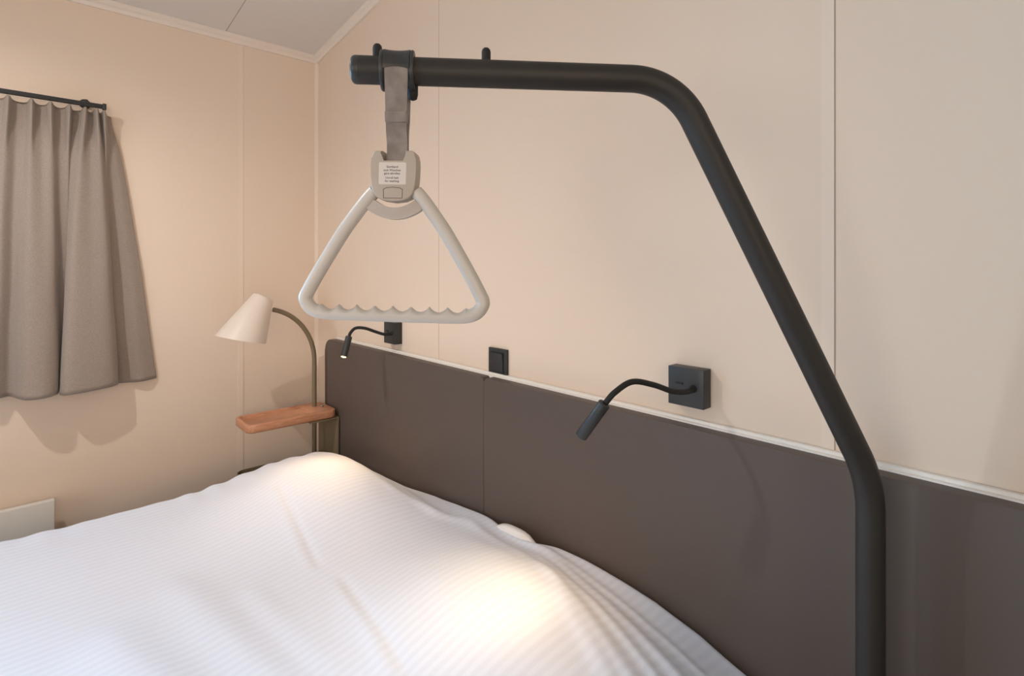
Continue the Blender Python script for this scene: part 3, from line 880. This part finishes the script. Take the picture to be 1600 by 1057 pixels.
# web plate bridging the shoulders below the housing
bm = bmesh.new(); o_ = []; i_ = []
for k in range(25):
    u = -1 + 2 * k / 24
    o_.append((u * 45 * px, (-232 + 16.5 * abs(u) ** 2.0) * px)); i_.append((u * 33 * px, (-213.5 + 12.5 * abs(u) ** 2.0) * px))
prism(bm, o_ + i_[::-1], 'y', -0.005, 0.005, 0.0012, 2)
obj('web_plate', hang(bm), M['web'], t, True, 40)

# ------------------------------------------------------------------ curtain, rod, radiator
top_p = [(-1.30, .075), (-1.265, .075), (-1.235, .105), (-1.20, .075), (-1.165, .105), (-1.13, .075), (-1.10, .078), (-1.072, .108), (-1.05, .078), (-1.030, .080), (-1.014, .108), (-.99, .078), (-.965, .108), (-.94, .078), (-.915, .108), (-.903, .072), (-.885, .080), (-.871, .108), (-.855, .082), (-.838, .108), (-.827, .088), (-.817, .104), (-.810, .060), (-.800, .050), (-.793, .040)]
bot_p = [(-1.62, .06), (-1.55, .13), (-1.46, .16), (-1.38, .14), (-1.30, .10), (-1.20, .06), (-1.15, .07), (-1.11, .10), (-1.075, .07), (-1.055, .12), (-1.03, .162), (-.985, .168), (-.955, .14), (-.945, .085), (-.93, .06), (-.938, .09), (-.947, .135), (-.925, .165), (-.86, .162), (-.80, .142), (-.780, .10), (-.785, .055), (-.75, .045), (-.70, .062), (-.652, .045)]
ct = catmull([(y, 0.026 + (x - 0.072) * 0.45 if x > 0.065 else x * 0.4, 0) for y, x in top_p], 18); cb = catmull([(y + 0.004, 0.012 + (x - 0.045) * 0.82, 0) for y, x in bot_p], 18)
bm = bmesh.new(); NV = 60; rows = []
ZT, ZBm = 1.951, 0.945
for j in range(NV + 1):
    v = j / NV; row = []
    e = 0.10 * 0 + (v ** 0.82)
    hold = sm(0.0, 0.12, v)
    e = e * (0.35 + 0.65 * hold)
    for i in range(len(ct)):
        y = ct[i].x * (1 - e) + cb[i].x * e; x = ct[i].y * (1 - e) + cb[i].y * e
        zt_ = ZT + 0.010 * (ct[i].y - 0.05) / 0.018 * 0.45
        zt_ += 0.006 * max([bell(ct[i].x - yp, 0.008) for yp in (-1.235, -1.165, -1.072, -1.014, -0.965, -0.915, -0.871, -0.838, -0.815)])
        z = zt_ * (1 - v) + (ZBm + 0.004 * math.sin(i * 0.058)) * v
        for yp in (-1.235, -1.165, -1.072, -1.014, -0.965, -0.915, -0.871, -0.838, -0.815):
            x += 0.026 * bell(ct[i].x - yp, 0.0062, 3) * (1 - sm(0.02, 0.20, v))
        x += 0.002 * noise.noise((i * 0.022, v * 5, 3)) * v
        y += 0.004 * noise.noise((i * 0.022, v * 4, 9)) * v
        row.append(bm.verts.new((x, y, z)))
    rows.append(row)
for j in range(NV):
    for i in range(len(ct) - 1): bm.faces.new((rows[j][i], rows[j][i + 1], rows[j + 1][i + 1], rows[j + 1][i]))
o = obj('curtain', bm, M['linen'], None, True, 80)
tag(o, 'grey-beige pleated linen curtain hanging at the left wall window', 'curtain')
md = o.modifiers.new('thick', 'SOLIDIFY'); md.thickness = 0.0016; md.offset = 0

t = thing('curtain_rail', 'thin black curtain rail on left wall above the grey curtain', 'curtain rail', (0.06, -1.8, 1.966))
def L2(bm): return local(bm, Vector((0.06, -1.8, 1.966)))
bm = bmesh.new(); box(bm, 0.053, 0.067, -2.75, -0.822, 1.959, 1.974, 0.002); obj('rail', L2(bm), M['bplastic'], t)
bm = bmesh.new(); box(bm, 0.0505, 0.0695, -0.8225, -0.811, 1.956, 1.977, 0.002); obj('end_cap', L2(bm), M['bplastic'], t)
for yb in (-0.868, -2.6):
    bm = bmesh.new(); tube(bm, [(0.0005, yb, 1.979), (0.03, yb, 1.979), (0.060, yb, 1.978)], 0.006, 16)
    lathe(bm, [(0.017, 0), (0.017, 0.006)], axis_matrix((0.0005, yb, 1.979), (1, 0, 0)), 24)
    obj('bracket', L2(bm), M['bplastic'], t)

t = thing('panel_radiator', 'flat white wall radiator below the curtain behind the duvet', 'radiator', (0, -1.6, 0.2))
def L3(bm): return local(bm, Vector((0, -1.6, 0.2)))
bm = bmesh.new(); box(bm, 0.045, 0.072, -2.2, -0.955, 0.16, 0.578, 0.003); obj('panel', L3(bm), M['radiator'], t)
for yb in (-2.0, -1.15):
    bm = bmesh.new(); box(bm, 0.0005, 0.0448, yb, yb + 0.04, 0.24, 0.52, 0.002); obj('bracket', L3(bm), M['radiator'], t)
